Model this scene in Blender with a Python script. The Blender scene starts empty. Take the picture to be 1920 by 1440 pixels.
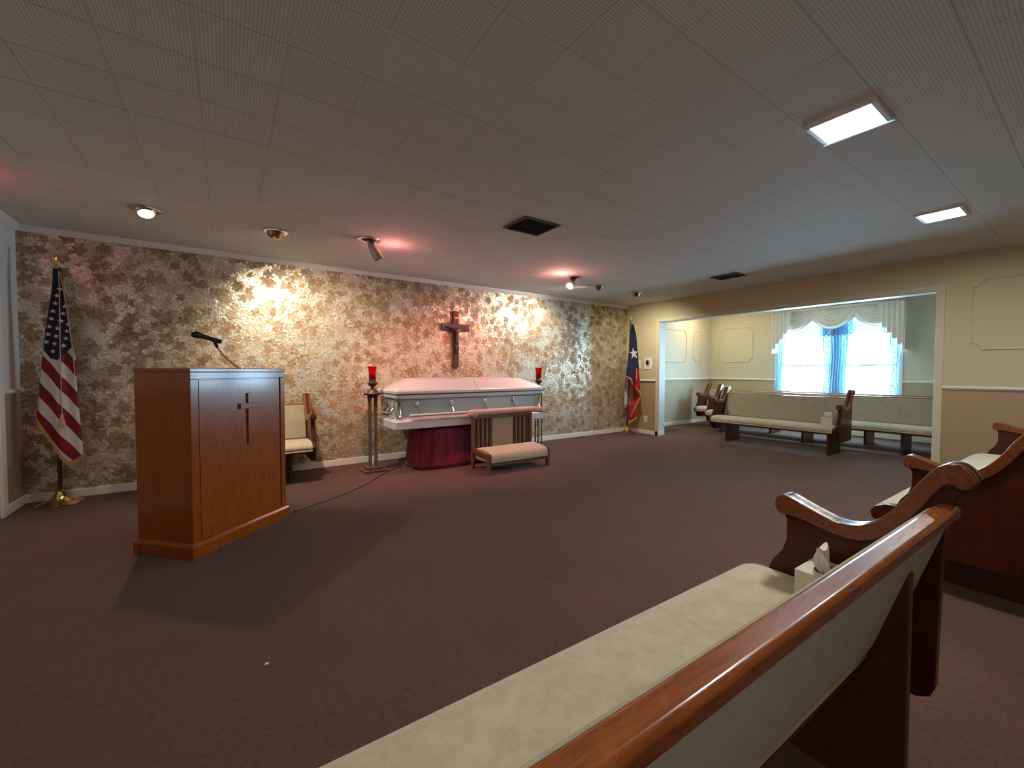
import bpy, bmesh, math, random
from mathutils import Vector, Matrix
random.seed(7)
sc = bpy.context.scene
COL = sc.collection
PI = math.pi

# ------------------------------------------------------------------ camera
YAW, PITCH, ROLL, FPX = math.radians(34.5898), math.radians(1.7825), math.radians(0.0815), 778.1
f0 = Vector((math.sin(YAW), math.cos(YAW), 0)); r0 = Vector((math.cos(YAW), -math.sin(YAW), 0)); u0 = Vector((0, 0, 1))
fw = f0*math.cos(PITCH) - u0*math.sin(PITCH); up = u0*math.cos(PITCH) + f0*math.sin(PITCH)
rt = r0*math.cos(ROLL) + up*math.sin(ROLL); up = up*math.cos(ROLL) - r0*math.sin(ROLL)
cam = bpy.data.cameras.new('camera'); camo = bpy.data.objects.new('camera', cam); COL.objects.link(camo)
cam.sensor_width = 36; cam.lens = FPX/1920*36; cam.clip_start = 0.02; cam.clip_end = 200
camo.matrix_world = Matrix(((rt.x, up.x, -fw.x, 0), (rt.y, up.y, -fw.y, 0), (rt.z, up.z, -fw.z, 1.2), (0, 0, 0, 1)))
sc.camera = camo

# ------------------------------------------------------------------ world, lights, exposure
H = 2.49; YW = 5.553; XW = 6.622; XL = -1.515; XA = 9.73; YR = -2.6; YA = 0.45
sc.view_settings.view_transform = 'Standard'; sc.view_settings.look = 'None'
sc.view_settings.exposure = 1.0; sc.view_settings.gamma = 1.0; sc.view_settings.use_curve_mapping = False
sc.cycles.use_denoising = True
sc.cycles.max_bounces = 10; sc.cycles.diffuse_bounces = 6; sc.cycles.transparent_max_bounces = 12
sc.cycles.sample_clamp_indirect = 4.0; sc.cycles.caustics_reflective = False; sc.cycles.caustics_refractive = False
w = bpy.data.worlds.new('world'); sc.world = w; w.use_nodes = True
bg = w.node_tree.nodes['Background']; bg.inputs[0].default_value = (0.48, 0.78, 1.0, 1); bg.inputs[1].default_value = 26
SKY_PORTAL = True
FLUO = 80.0            # ceiling panel emission
def light(name, kind, loc, energy, color, **kw):
    l = bpy.data.lights.new(name, kind); l.energy = energy; l.color = color
    for k, v in kw.items(): setattr(l, k, v)
    o = bpy.data.objects.new(name, l); o.location = loc; COL.objects.link(o); return o
def aim(o, tgt):
    o.rotation_euler = (Vector(tgt) - o.location).to_track_quat('-Z', 'Y').to_euler()
po = light('window_portal', 'AREA', (9.71, 3.10, 1.62), 1, (1, 1, 1), shape='RECTANGLE', size=1.95, size_y=1.75)
po.data.cycles.is_portal = True; aim(po, (0, 3.1, 1.62))

# ------------------------------------------------------------------ mesh helpers
class B:
    def __init__(s): s.v = []; s.f = []; s.m = []; s.cur = 0
    def _a(s, vs, fs):
        o = len(s.v); s.v += [tuple(p) for p in vs]; s.f += [tuple(i+o for i in f) for f in fs]; s.m += [s.cur]*len(fs); return s
    def box(s, x0, x1, y0, y1, z0, z1):
        vs = [(x, y, z) for x in (x0, x1) for y in (y0, y1) for z in (z0, z1)]
        return s._a(vs, [(0, 1, 3, 2), (4, 6, 7, 5), (0, 4, 5, 1), (2, 3, 7, 6), (0, 2, 6, 4), (1, 5, 7, 3)])
    def cbox(s, c, d): return s.box(c[0]-d[0]/2, c[0]+d[0]/2, c[1]-d[1]/2, c[1]+d[1]/2, c[2]-d[2]/2, c[2]+d[2]/2)
    def prism(s, poly, a, b, ax='x'):
        n = len(poly)
        def P(p, t): return (t, p[0], p[1]) if ax == 'x' else ((p[0], t, p[1]) if ax == 'y' else (p[0], p[1], t))
        vs = [P(p, a) for p in poly] + [P(p, b) for p in poly]
        fs = [tuple(range(n)), tuple(range(2*n-1, n-1, -1))] + [(i, (i+1) % n, n+(i+1) % n, n+i) for i in range(n)]
        return s._a(vs, fs)
    def loft(s, rings, cap=True, closed=True):
        n = len(rings[0]); vs = [p for r in rings for p in r]; fs = []
        for k in range(len(rings)-1):
            for i in range(n if closed else n-1):
                j = (i+1) % n; fs.append((k*n+i, k*n+j, (k+1)*n+j, (k+1)*n+i))
        if cap and closed: fs += [tuple(range(n-1, -1, -1)), tuple(range((len(rings)-1)*n, len(rings)*n))]
        return s._a(vs, fs)
    def lathe(s, prof, n=24, c=(0, 0, 0), M=None, cap=True):
        rings = []
        for r, z in prof:
            ring = [Vector((r*math.cos(2*PI*i/n), r*math.sin(2*PI*i/n), z)) for i in range(n)]
            if M is not None: ring = [M @ p for p in ring]
            rings.append([(p[0]+c[0], p[1]+c[1], p[2]+c[2]) for p in ring])
        return s.loft(rings, cap)
    def tube(s, path, r, n=8, cap=True):
        P = [Vector(p) for p in path]; rings = []; nrm = None
        for i, p in enumerate(P):
            t = (P[min(i+1, len(P)-1)] - P[max(i-1, 0)]).normalized()
            if nrm is None: nrm = t.orthogonal().normalized()
            nrm = (nrm - t*nrm.dot(t)).normalized(); b = t.cross(nrm)
            rr = r[i] if isinstance(r, (list, tuple)) else r
            rings.append([p + (nrm*math.cos(2*PI*k/n) + b*math.sin(2*PI*k/n))*rr for k in range(n)])
        return s.loft(rings, cap)
    def grid(s, fn, nu, nv, wrap=False):
        vs = [fn(i/nu, j/nv) for j in range(nv+1) for i in range(nu+1)]
        return s._a(vs, [(j*(nu+1)+i, j*(nu+1)+i+1, (j+1)*(nu+1)+i+1, (j+1)*(nu+1)+i) for j in range(nv) for i in range(nu)])

def obj(name, b, mat, parent=None, smooth=32, bevel=0, segs=2, loc=None, label=None):
    me = bpy.data.meshes.new(name); me.from_pydata(b.v, [], b.f)
    mats = mat if isinstance(mat, (list, tuple)) else [mat]
    for m in mats: me.materials.append(m)
    if len(mats) > 1: me.polygons.foreach_set('material_index', b.m)
    bm = bmesh.new(); bm.from_mesh(me); bmesh.ops.recalc_face_normals(bm, faces=bm.faces); bm.to_mesh(me); bm.free()
    if smooth:
        me.polygons.foreach_set('use_smooth', [True]*len(me.polygons)); me.set_sharp_from_angle(angle=math.radians(smooth))
    o = bpy.data.objects.new(name, me); COL.objects.link(o)
    if parent is not None: o.parent = parent
    if loc is not None: o.location = loc
    if bevel:
        md = o.modifiers.new('bevel', 'BEVEL'); md.width = bevel; md.segments = segs; md.limit_method = 'ANGLE'; md.angle_limit = math.radians(40)
        md.harden_normals = False
    if label: o['label'] = label
    return o
def thing(name, label, cat, loc=(0, 0, 0), rz=0, group=None):
    o = bpy.data.objects.new(name, None); COL.objects.link(o); o.location = loc; o.rotation_euler = (0, 0, rz); o.empty_display_size = .1
    o['label'] = label; o['category'] = cat
    if group: o['group'] = group
    return o
def tag(o, label, cat, group=None):
    o['label'] = label; o['category'] = cat
    if group: o['group'] = group
    return o
def struct(name, b, mat, **k):
    o = obj(name, b, mat, **k)
    if o.parent is None: o['kind'] = 'structure'
    return o
def copy_tree(o, parent=None):
    kids = [c for c in COL.objects if c.parent == o]
    c = o.copy(); COL.objects.link(c)
    if parent is not None: c.parent = parent
    for k in kids: copy_tree(k, c)
    return c

# ------------------------------------------------------------------ materials
def mat(name, color=(.5, .5, .5), rough=.5, metal=0.0, **kw):
    m = bpy.data.materials.new(name); m.use_nodes = True; p = m.node_tree.nodes['Principled BSDF']
    p.inputs['Base Color'].default_value = (*color, 1); p.inputs['Roughness'].default_value = rough; p.inputs['Metallic'].default_value = metal
    for k, v in kw.items(): p.inputs[k].default_value = v
    return m
class N:
    def __init__(s, m): s.t = m.node_tree; s.p = s.t.nodes.get('Principled BSDF'); s.out = s.t.nodes.get('Material Output')
    def new(s, typ, inp=None, **pr):
        n = s.t.nodes.new(typ)
        for k, v in pr.items(): setattr(n, k, v)
        for k, v in (inp or {}).items(): s.set(n.inputs[k], v)
        return n
    def set(s, sock, v):
        if isinstance(v, bpy.types.NodeSocket): s.t.links.new(v, sock)
        elif isinstance(v, tuple) and len(v) == 3 and sock.type == 'RGBA': sock.default_value = (*v, 1)
        else: sock.default_value = v
    def m(s, op, a, b=0.0, c=0.0, clamp=False):
        n = s.t.nodes.new('ShaderNodeMath'); n.operation = op; n.use_clamp = clamp
        for i, v in enumerate((a, b, c)): s.set(n.inputs[i], v)
        return n.outputs[0]
    def mix(s, f, a, b):
        n = s.t.nodes.new('ShaderNodeMix'); n.data_type = 'RGBA'; s.set(n.inputs[0], f); s.set(n.inputs[6], a); s.set(n.inputs[7], b); return n.outputs[2]
    def ss(s, v, a, b, lo=0.0, hi=1.0):
        n = s.t.nodes.new('ShaderNodeMapRange'); s.set(n.inputs[0], v)
        for i, q in enumerate((a, b, lo, hi)): n.inputs[1+i].default_value = q
        return n.outputs[0]
    def noise(s, vec, scale, detail=2, rough=.5, dist=0):
        n = s.t.nodes.new('ShaderNodeTexNoise'); s.set(n.inputs['Vector'], vec); n.inputs['Scale'].default_value = scale
        n.inputs['Detail'].default_value = detail; n.inputs['Roughness'].default_value = rough; n.inputs['Distortion'].default_value = dist
        return n
    def coord(s, scale=(1, 1, 1), loc=(0, 0, 0), which='Object'):
        c = s.t.nodes.new('ShaderNodeTexCoord'); mp = s.t.nodes.new('ShaderNodeMapping'); s.t.links.new(c.outputs[which], mp.inputs[0])
        mp.inputs['Scale'].default_value = scale; mp.inputs['Location'].default_value = loc; return mp.outputs[0]
    def bump(s, h, strength=.3, dist=.002):
        n = s.t.nodes.new('ShaderNodeBump'); n.inputs['Strength'].default_value = strength; n.inputs['Distance'].default_value = dist
        s.set(n.inputs['Height'], h); s.set(s.p.inputs['Normal'], n.outputs[0])
    def base(s, c): s.set(s.p.inputs['Base Color'], c)

def wood(name, c1, c2, rough, scale=(1, 1, 1), coat=.35):
    m = mat(name, c1, rough); n = N(m); v = n.coord(scale)
    a = n.noise(v, 9, 5, .6, .6).outputs[0]; b = n.noise(v, 60, 2).outputs[0]
    f = n.m('ADD', n.m('MULTIPLY', a, .8), n.m('MULTIPLY', b, .25)); f = n.ss(f, .35, .75)
    n.base(n.mix(f, c1, c2)); n.p.inputs['Coat Weight'].default_value = coat; n.p.inputs['Coat Roughness'].default_value = .12
    n.bump(f, .08, .0008); return m
M = {}
M['pew_wood'] = wood('pew_wood', (.12, .030, .009), (.25, .074, .022), .24, (1.2, 9, 9), .1)
M['cap_wood'] = wood('cap_wood', (.19, .046, .011), (.36, .105, .028), .24, (1.2, 9, 9), .1)
M['pew_end'] = wood('pew_end', (.048, .009, .003), (.092, .020, .006), .30, (9, 2, 2), 0)
M['pew_end'].node_tree.nodes['Principled BSDF'].inputs['Specular IOR Level'].default_value = .28
M['lectern_wood'] = wood('lectern_wood', (.25, .056, .006), (.38, .098, .012), .24, (6, 6, .7), .35)
M['lectern_wood'].node_tree.nodes['Principled BSDF'].inputs['Specular IOR Level'].default_value = .3
M['kneel_wood'] = wood('kneel_wood', (.12, .062, .035), (.22, .12, .07), .4, (8, 8, 1.5), .1)
M['dark_wood'] = wood('dark_wood', (.05, .014, .008), (.10, .03, .014), .4, (8, 8, 1.5), .1)

def fabric(name, c1, c2, rib=False, rough=.95):
    m = mat(name, c1, rough); n = N(m); v = n.coord()
    a = n.noise(v, 14, 4, .65).outputs[0]; b = n.noise(v, 260, 2).outputs[0]
    n.base(n.mix(n.ss(n.m('ADD', n.m('MULTIPLY', a, .7), n.m('MULTIPLY', b, .3)), .38, .62), c1, c2))
    n.p.inputs['Sheen Weight'].default_value = .25; n.p.inputs['Sheen Roughness'].default_value = .5
    if rib:
        w_ = n.new('ShaderNodeTexWave', {'Vector': v, 'Scale': 95.0}, bands_direction='X'); n.bump(w_.outputs[1], .35, .002)
    else: n.bump(b, .3, .0015)
    return m
M['cushion'] = fabric('cushion_fabric', (.44, .36, .235), (.56, .475, .33))
M['back_fabric'] = fabric('back_fabric', (.35, .285, .185), (.41, .34, .23), True)
M['kneel_fabric'] = fabric('kneel_fabric', (.45, .37, .26), (.54, .45, .32))

def carpet():
    m = mat('carpet', (.1, .06, .05), .98); n = N(m); v = n.coord()
    a = n.noise(v, 170, 3, .7).outputs[0]; b = n.noise(v, 3, 4, .6).outputs[0]; c = n.noise(v, 700, 1).outputs[0]; d = n.noise(v, 45, 3, .7).outputs[0]
    f = n.ss(n.m('ADD', n.m('MULTIPLY', a, .45), n.m('ADD', n.m('MULTIPLY', d, .35), n.m('MULTIPLY', c, .2))), .36, .64)
    col = n.mix(f, (.070, .031, .021), (.176, .090, .064))
    # 18 inch carpet squares with turned pile
    s2 = n.new('ShaderNodeVectorMath', {0: v, 1: (2.2, 2.2, 1)}, operation='MULTIPLY')
    fl = n.new('ShaderNodeVectorMath', {0: s2.outputs[0]}, operation='FLOOR')
    wn = n.new('ShaderNodeTexWhiteNoise', {'Vector': fl.outputs[0]})
    col = n.mix(n.m('MULTIPLY', n.m('ADD', n.m('MULTIPLY', wn.outputs[0], .5), n.ss(b, .35, .65, 0, .5)), .28), col, (.05, .026, .022))
    n.base(col); n.p.inputs['Sheen Weight'].default_value = .12; n.p.inputs['Sheen Roughness'].default_value = .45; n.p.inputs['Sheen Tint'].default_value = (1, .85, .8, 1)
    n.p.inputs['Specular IOR Level'].default_value = .2
    n.bump(n.m('ADD', a, n.m('MULTIPLY', d, .6)), .8, .006); return m
M['carpet'] = carpet()

def ceiling_mat():
    m = mat('ceiling_tile', (.7, .68, .65), .8); n = N(m); v = n.coord()
    T = .3065
    sx = n.new('ShaderNodeSeparateXYZ', {0: v})
    def line(s, off, half):
        q = n.m('FRACT', n.m('DIVIDE', n.m('SUBTRACT', s, off), T)); d = n.m('ABSOLUTE', n.m('SUBTRACT', q, .5)); return n.m('GREATER_THAN', d, .5-half/T), n.m('FLOOR', n.m('DIVIDE', n.m('SUBTRACT', s, off), T))
    lx, ix = line(sx.outputs[0], .226, .0016); ly, iy = line(sx.outputs[1], 1.889, .0022)
    cell = n.new('ShaderNodeCombineXYZ', {0: ix, 1: iy}); wn = n.new('ShaderNodeTexWhiteNoise', {'Vector': cell.outputs[0]})
    wr = n.new('ShaderNodeTexWhiteNoise', {'W': iy}, noise_dimensions='1D')
    seam = n.m('MAXIMUM', n.m('MULTIPLY', lx, n.ss(wn.outputs[0], 0, 1, .08, .6)), n.m('MULTIPLY', ly, n.ss(wr.outputs[0], 0, 1, .2, .8)))
    # pin holes on a half inch pitch
    P = T/24
    hx = n.m('SUBTRACT', n.m('FRACT', n.m('DIVIDE', n.m('SUBTRACT', sx.outputs[0], .226), P)), .5); hy = n.m('SUBTRACT', n.m('FRACT', n.m('DIVIDE', n.m('SUBTRACT', sx.outputs[1], 1.889), P)), .5)
    hole = n.m('LESS_THAN', n.m('ADD', n.m('MULTIPLY', hx, hx), n.m('MULTIPLY', hy, hy)), .035)
    blot = n.noise(v, 1.1, 3).outputs[0]
    col = n.mix(n.m('MULTIPLY', n.ss(wn.outputs[0], 0, 1), .25), (.76, .775, .75), (.65, .665, .65))
    col = n.mix(n.ss(blot, .4, .65, 0, .18), col, (.62, .635, .61))
    col = n.mix(n.m('MULTIPLY', hole, .65), col, (.06, .055, .05)); col = n.mix(seam, col, (.05, .045, .04))
    n.base(col); n.bump(n.m('SUBTRACT', 1, n.m('MAXIMUM', seam, hole)), .3, .002); return m
M['ceiling'] = ceiling_mat()

def wallpaper():
    m = mat('leaf_wallpaper', (.7, .6, .4), .45, .5); n = N(m); v0 = n.coord()
    sx = n.new('ShaderNodeSeparateXYZ', {0: v0})
    v = n.new('ShaderNodeCombineXYZ', {0: sx.outputs[0], 1: sx.outputs[2]}).outputs[0]
    clus = n.noise(v, 2.3, 3, .55).outputs[0]
    big = n.noise(v, 5.5, 3, .6, .3).outputs[0]
    fine = n.noise(v, 55, 3, .65, .6).outputs[0]
    # foil ground: pale metallic with tan mottling and twiggy veins
    col = n.mix(n.ss(fine, .50, .60), (.90, .85, .71), (.46, .36, .23))
    vd = n.new('ShaderNodeVectorMath', {0: v, 1: n.new('ShaderNodeVectorMath', {0: n.noise(v, 9, 2).outputs['Color'], 1: (.07, .07, 0)}, operation='MULTIPLY').outputs[0]}, operation='ADD').outputs[0]
    tw = n.new('ShaderNodeTexVoronoi', {'Vector': vd, 'Scale': 15.0}, feature='DISTANCE_TO_EDGE', voronoi_dimensions='2D')
    twig = n.ss(tw.outputs[0], .02, .07, 1, 0)
    col = n.mix(n.m('MULTIPLY', twig, .7), col, (.90, .84, .68))
    blot = n.ss(big, .47, .56)
    col = n.mix(n.m('MULTIPLY', blot, .55), col, n.mix(n.ss(fine, .42, .6), (.46, .33, .19), (.31, .20, .105)))
    cover = n.m('MULTIPLY', blot, .35)
    for k, (scale, R, off, thr, dark) in enumerate([(6.2, .085, (0, 0, 0), .35, 0), (7.4, .070, (3.3, 1.7, 0), .40, 1), (9.5, .055, (7.1, 5.2, 0), .30, 0)]):
        pv = n.new('ShaderNodeVectorMath', {0: v, 1: off}, operation='ADD').outputs[0]
        vo = n.new('ShaderNodeTexVoronoi', {'Vector': pv, 'Scale': scale}, voronoi_dimensions='2D')
        d = n.new('ShaderNodeVectorMath', {0: pv, 1: vo.outputs['Position']}, operation='SUBTRACT').outputs[0]
        ds = n.new('ShaderNodeSeparateXYZ', {0: d}); cs = n.new('ShaderNodeSeparateColor', {0: vo.outputs['Color']})
        ang = n.m('ADD', n.m('ARCTAN2', ds.outputs[1], ds.outputs[0]), n.m('MULTIPLY', cs.outputs[0], 6.283))
        r = n.m('SQRT', n.m('ADD', n.m('MULTIPLY', ds.outputs[0], ds.outputs[0]), n.m('MULTIPLY', ds.outputs[1], ds.outputs[1])))
        fr = n.m('ABSOLUTE', n.m('SUBTRACT', n.m('FRACT', n.m('MULTIPLY', ang, 5/6.28318)), .5))     # 0 mid lobe, .5 notch
        lob = n.m('SUBTRACT', 1.0, n.m('MULTIPLY', n.m('POWER', n.m('MULTIPLY', fr, 2.0), .8), .52))
        lob = n.m('ADD', lob, n.m('MULTIPLY', n.m('SUBTRACT', n.noise(pv, 60, 2).outputs[0], .5), .45))
        Rn = n.m('MULTIPLY', lob, n.ss(cs.outputs[1], 0, 1, R*.75, R))
        e = n.m('SUBTRACT', Rn, r)
        pres = n.m('GREATER_THAN', n.m('ADD', cs.outputs[2], n.m('MULTIPLY', n.m('SUBTRACT', clus, .5), 2.6)), thr+.08)
        fill = n.m('MULTIPLY', n.ss(e, 0, .006), pres)
        line = n.m('MULTIPLY', n.m('MAXIMUM', n.ss(n.m('ABSOLUTE', e), .0025, .006, 1, 0), n.m('MULTIPLY', n.m('MULTIPLY', n.ss(fr, .02, .06, 1, 0), n.m('GREATER_THAN', e, 0)), .7)), pres)
        tone = n.mix(cs.outputs[1], (.33, .195, .088), (.49, .33, .165)) if not dark else n.mix(cs.outputs[1], (.23, .128, .057), (.39, .24, .112))
        col = n.mix(n.m('MULTIPLY', fill, n.ss(cs.outputs[0], 0, 1, .45, .92)), col, tone)
        col = n.mix(n.m('MULTIPLY', line, .6), col, (.10, .058, .028))
        cover = n.m('MAXIMUM', cover, n.m('MULTIPLY', fill, .9))
    n.base(col)
    n.set(n.p.inputs['Metallic'], n.m('SUBTRACT', .55, n.m('MULTIPLY', cover, .45)))
    n.set(n.p.inputs['Roughness'], n.m('ADD', n.m('ADD', .27, n.m('MULTIPLY', cover, .30)), n.m('MULTIPLY', n.m('SUBTRACT', fine, .5), .2)))
    n.bump(n.m('ADD', n.noise(v, 28, 3).outputs[0], n.m('MULTIPLY', fine, .35)), .85, .007)
    return m
M['wallpaper'] = wallpaper()

def paint(name, up_, low, rail, rough=.7):
    m = mat(name, up_, rough); n = N(m); v = n.coord(); z = n.new('ShaderNodeSeparateXYZ', {0: v}).outputs[2]
    f = n.m('GREATER_THAN', z, rail); gr = n.noise(v, 120, 2).outputs[0]
    n.base(n.mix(f, n.mix(n.ss(gr, .3, .7), low, tuple(c*.9 for c in low)), up_)); n.bump(gr, .1, .001); return m
M['wall_paint'] = paint('wall_paint', (.60, .54, .345), (.44, .33, .185), 1.005)
M['wall_paint_daylit'] = paint('wall_paint_daylit', (.67, .62, .50), (.50, .41, .28), 1.005)  # same cream as the room walls, with the window light put into the colour
M['wall_pale'] = paint('wall_pale', (.74, .74, .71), (.46, .37, .28), 1.005)
M['cream'] = mat('cream_paint', (.66, .60, .43), .55)
M['jamb'] = mat('jamb_paint', (.70, .68, .62), .5)
M['white'] = mat('white_trim', (.84, .81, .74), .45)
M['white_gloss'] = mat('white_gloss', (.82, .82, .80), .3)
M['chrome'] = mat('chrome', (.82, .82, .84), .10, 1.0)
M['nickel'] = mat('brushed_nickel', (.48, .43, .38), .20, 1.0)
M['brass'] = mat('brass', (.80, .58, .22), .16, 1.0)
M['black'] = mat('black_plastic', (.012, .012, .013), .35)
M['dark'] = mat('dark_void', (.02, .016, .014), .7)
M['vent'] = mat('vent_metal', (.085, .06, .045), .6)
M['casket'] = mat('casket_steel', (.58, .69, .71), .26, .15, **{'Coat Weight': .4, 'Coat Roughness': .1})
M['seam'] = mat('black_gasket', (.015, .015, .017), .5)
M['velvet'] = fabric('burgundy_velvet', (.17, .005, .028), (.26, .010, .045), rough=.7)
M['bronze'] = mat('aged_bronze', (.075, .058, .045), .45, .6)
M['panel_cloth'] = fabric('panel_cloth', (.27, .225, .14), (.33, .28, .18))
M['torch_wood'] = mat('torch_gilt', (.15, .11, .068), .42, .5)
M['statuette'] = mat('ivory_figure', (.75, .70, .58), .5)
M['card'] = mat('tissue_carton', (.66, .60, .46), .6)
M['tissue'] = mat('tissue_paper', (.80, .76, .66), .9, **{'Subsurface Weight': .3})
M['gold_fringe'] = fabric('gold_fringe', (.46, .26, .05), (.62, .38, .10), rough=.7)
M['cord'] = mat('cord', (.55, .36, .24), .8)
M['navy'] = mat('navy_cloth', (.012, .014, .040), .75)
M['star'] = mat('white_star', (.74, .73, .70), .75)
M['rubber'] = mat('black_cable', (.02, .014, .012), .6)
def red_glass():
    m = mat('red_glass', (.75, .01, .015), .08, 0, **{'Transmission Weight': .75, 'IOR': 1.3}); return m
M['red_glass'] = red_glass()
def emis(name, c, s):
    m = mat(name, (.8, .8, .8), .5); p = m.node_tree.nodes['Principled BSDF']
    p.inputs['Emission Color'].default_value = (*c, 1); p.inputs['Emission Strength'].default_value = s; return m
M['fluo'] = emis('fluorescent_diffuser', (1, .985, .93), FLUO); M['fill_dim'] = emis('fill_diffuser', (1, .96, .86), FLUO*.28); M['fill_rear'] = emis('rear_fill_diffuser', (1, .96, .86), FLUO*.42)  # the two weaker diffusers belong to added, unseen fill panels
M['bulb_warm'] = emis('warm_bulb', (1, .86, .62), 9); M['bulb_pink'] = emis('pink_bulb', (1, .55, .45), 10)
M['bulb_off'] = mat('unlit_bulb', (.5, .45, .38), .3)

def lace(name, dens, base=(.45, .60, .72)):
    m = bpy.data.materials.new(name); m.use_nodes = True; n = N(m); t = m.node_tree; t.nodes.remove(n.p)
    v = n.coord(); z = n.new('ShaderNodeSeparateXYZ', {0: v}).outputs[2]
    nz = n.noise(v, 34, 2).outputs[0]
    row = n.m('ABSOLUTE', n.m('SUBTRACT', n.m('FRACT', n.m('MULTIPLY', z, 28)), .5))
    a = n.m('ADD', dens, n.m('MULTIPLY', n.m('SUBTRACT', n.m('ADD', nz, n.m('MULTIPLY', row, .6)), .65), .7), clamp=True)
    tr = n.new('ShaderNodeBsdfTransparent'); df = n.new('ShaderNodeBsdfDiffuse', {'Color': base}); tl = n.new('ShaderNodeBsdfTranslucent', {'Color': (.08, .18, .28)})
    mx = n.new('ShaderNodeMixShader', {0: .5, 1: df.outputs[0], 2: tl.outputs[0]}); m2 = n.new('ShaderNodeMixShader', {0: a, 1: tr.outputs[0], 2: mx.outputs[0]})
    t.links.new(m2.outputs[0], n.out.inputs[0]); return m
M['lace'] = lace('lace_sheer', 1.0); M['lace_thin'] = lace('lace_thin', .85)
def drape_mat():
    m = mat('valance_cloth', (.88, .78, .66), .75); n = N(m); v = n.coord(); n.bump(n.noise(v, 220, 2).outputs[0], .2, .001)
    n.p.inputs['Sheen Weight'].default_value = .3; return m
M['valance'] = drape_mat()
def pane():
    m = bpy.data.materials.new('window_glass'); m.use_nodes = True; n = N(m); t = m.node_tree; t.nodes.remove(n.p)
    tr = n.new('ShaderNodeBsdfTransparent', {'Color': (.96, .98, 1)}); gl = n.new('ShaderNodeBsdfGlossy', {'Roughness': .03})
    mx = n.new('ShaderNodeMixShader', {0: .06, 1: tr.outputs[0], 2: gl.outputs[0]}); t.links.new(mx.outputs[0], n.out.inputs[0]); return m
M['glass'] = pane()

# ------------------------------------------------------------------ the room
struct('floor', B().box(XL-.15, XA+.15, YR-.1, YW+.15, -.1, 0), M['carpet'], smooth=0)
struct('ceiling', B().box(XL-.15, XW+.16, YR-.1, YW+.15, H, H+.12), M['ceiling'], smooth=0)
struct('ceiling_alcove', B().box(XW+.16, XA+.15, YA-.15, YW+.15, H+.02, H+.12), M['wall_pale'], smooth=0)
struct('wall_back', B().box(XL-.15, XW, YW, YW+.15, 0, H), M['wallpaper'], smooth=0)
struct('wall_alcove_left', B().box(XW, XA+.15, YW+.02, YW+.15, 0, H+.02), M['wall_paint_daylit'], smooth=0)
struct('wall_rear', B().box(XL-.15, XW+.16, YR-.1, YR, 0, H), M['wall_paint'], smooth=0)
struct('wall_alcove_right', B().box(XW+.16, XA+.15, YA-.15, YA, 0, H+.02), M['wall_paint_daylit'], smooth=0)
OY0, OY1, OZ = 1.15, 4.80, 2.115
JT = .16
struct('wall_right', B().box(XW, XW+JT, YR, OY0, 0, H).box(XW, XW+JT, OY1, YW, 0, H).box(XW, XW+JT, OY0, OY1, OZ, H), M['wall_paint'], smooth=0)
# opening: jambs, soffit board and casing
struct('trim_1', B().box(XW-.002, XW+JT+.01, OY1-.012, OY1, 0, OZ).box(XW-.002, XW+JT+.01, OY0, OY0+.012, 0, OZ).box(XW-.002, XW+JT+.01, OY0, OY1, OZ-.012, OZ), M['jamb'], smooth=0)
cs = B()
for x0, x1 in ((XW-.016, XW), (XW+JT, XW+JT+.016)):
    cs.box(x0, x1, OY1-.005, OY1+.062, 0, OZ+.062); cs.box(x0, x1, OY0-.062, OY0+.005, 0, OZ+.062); cs.box(x0, x1, OY0, OY1, OZ-.005, OZ+.062)
struct('trim_2', cs, M['cream'], smooth=0, bevel=.005)
# window wall with its opening
WY0, WY1, WZ0, WZ1 = 2.15, 4.08, .76, 2.42
struct('wall_window', B().box(XA, XA+.15, YA, WY0, 0, H+.02).box(XA, XA+.15, WY1, YW+.02, 0, H+.02).box(XA, XA+.15, WY0, WY1, 0, WZ0).box(XA, XA+.15, WY0, WY1, WZ1, H+.02), M['wall_paint_daylit'], smooth=0)
# left wall and its door
DY0, DY1, DZ = 4.14, 5.06, 2.06
struct('wall_left', B().box(XL-.15, XL, YR, DY0, 0, H).box(XL-.15, XL, DY1, YW, 0, H).box(XL-.15, XL, DY0, DY1, DZ, H), M['wall_pale'], smooth=0)
dr = struct('door_1', B().box(XL-.10, XL-.06, DY0, DY1, .005, DZ), M['white'], smooth=0)
dc = B()
for x0, x1 in ((XL-.0, XL+.02),):
    dc.box(x0, x1, DY1, DY1+.10, 0, DZ+.10); dc.box(x0, x1, DY0-.10, DY0, 0, DZ+.10); dc.box(x0, x1, DY0, DY1, DZ, DZ+.10)
dc.box(XL-.15, XL, DY1-.01, DY1, 0, DZ).box(XL-.15, XL, DY0, DY0+.01, 0, DZ)
struct('trim_3', dc, M['white'], smooth=0, bevel=.006)
# baseboards
bh = .078
struct('baseboard_back', B().box(XL, XW, YW-.016, YW, 0, bh), M['white'], smooth=0, bevel=.004)
struct('baseboard_left', B().box(XL, XL+.016, DY1+.10, YW-.016, 0, bh).box(XL, XL+.016, YR, DY0-.10, 0, bh), M['white'], smooth=0, bevel=.004)
struct('baseboard_right', B().box(XW-.016, XW, OY1+.0, YW-.016, 0, bh).box(XW-.016, XW+JT, OY1-.026, OY1-.012, 0, bh).box(XW-.016, XW, YR, OY0-.0, 0, bh), M['white'], smooth=0, bevel=.004)
struct('baseboard_alcove', B().box(XW+JT, XA, YW+.004, YW+.02, 0, bh).box(XA-.016, XA, YA, YW+.004, 0, bh), M['white'], smooth=0, bevel=.004)
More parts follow.
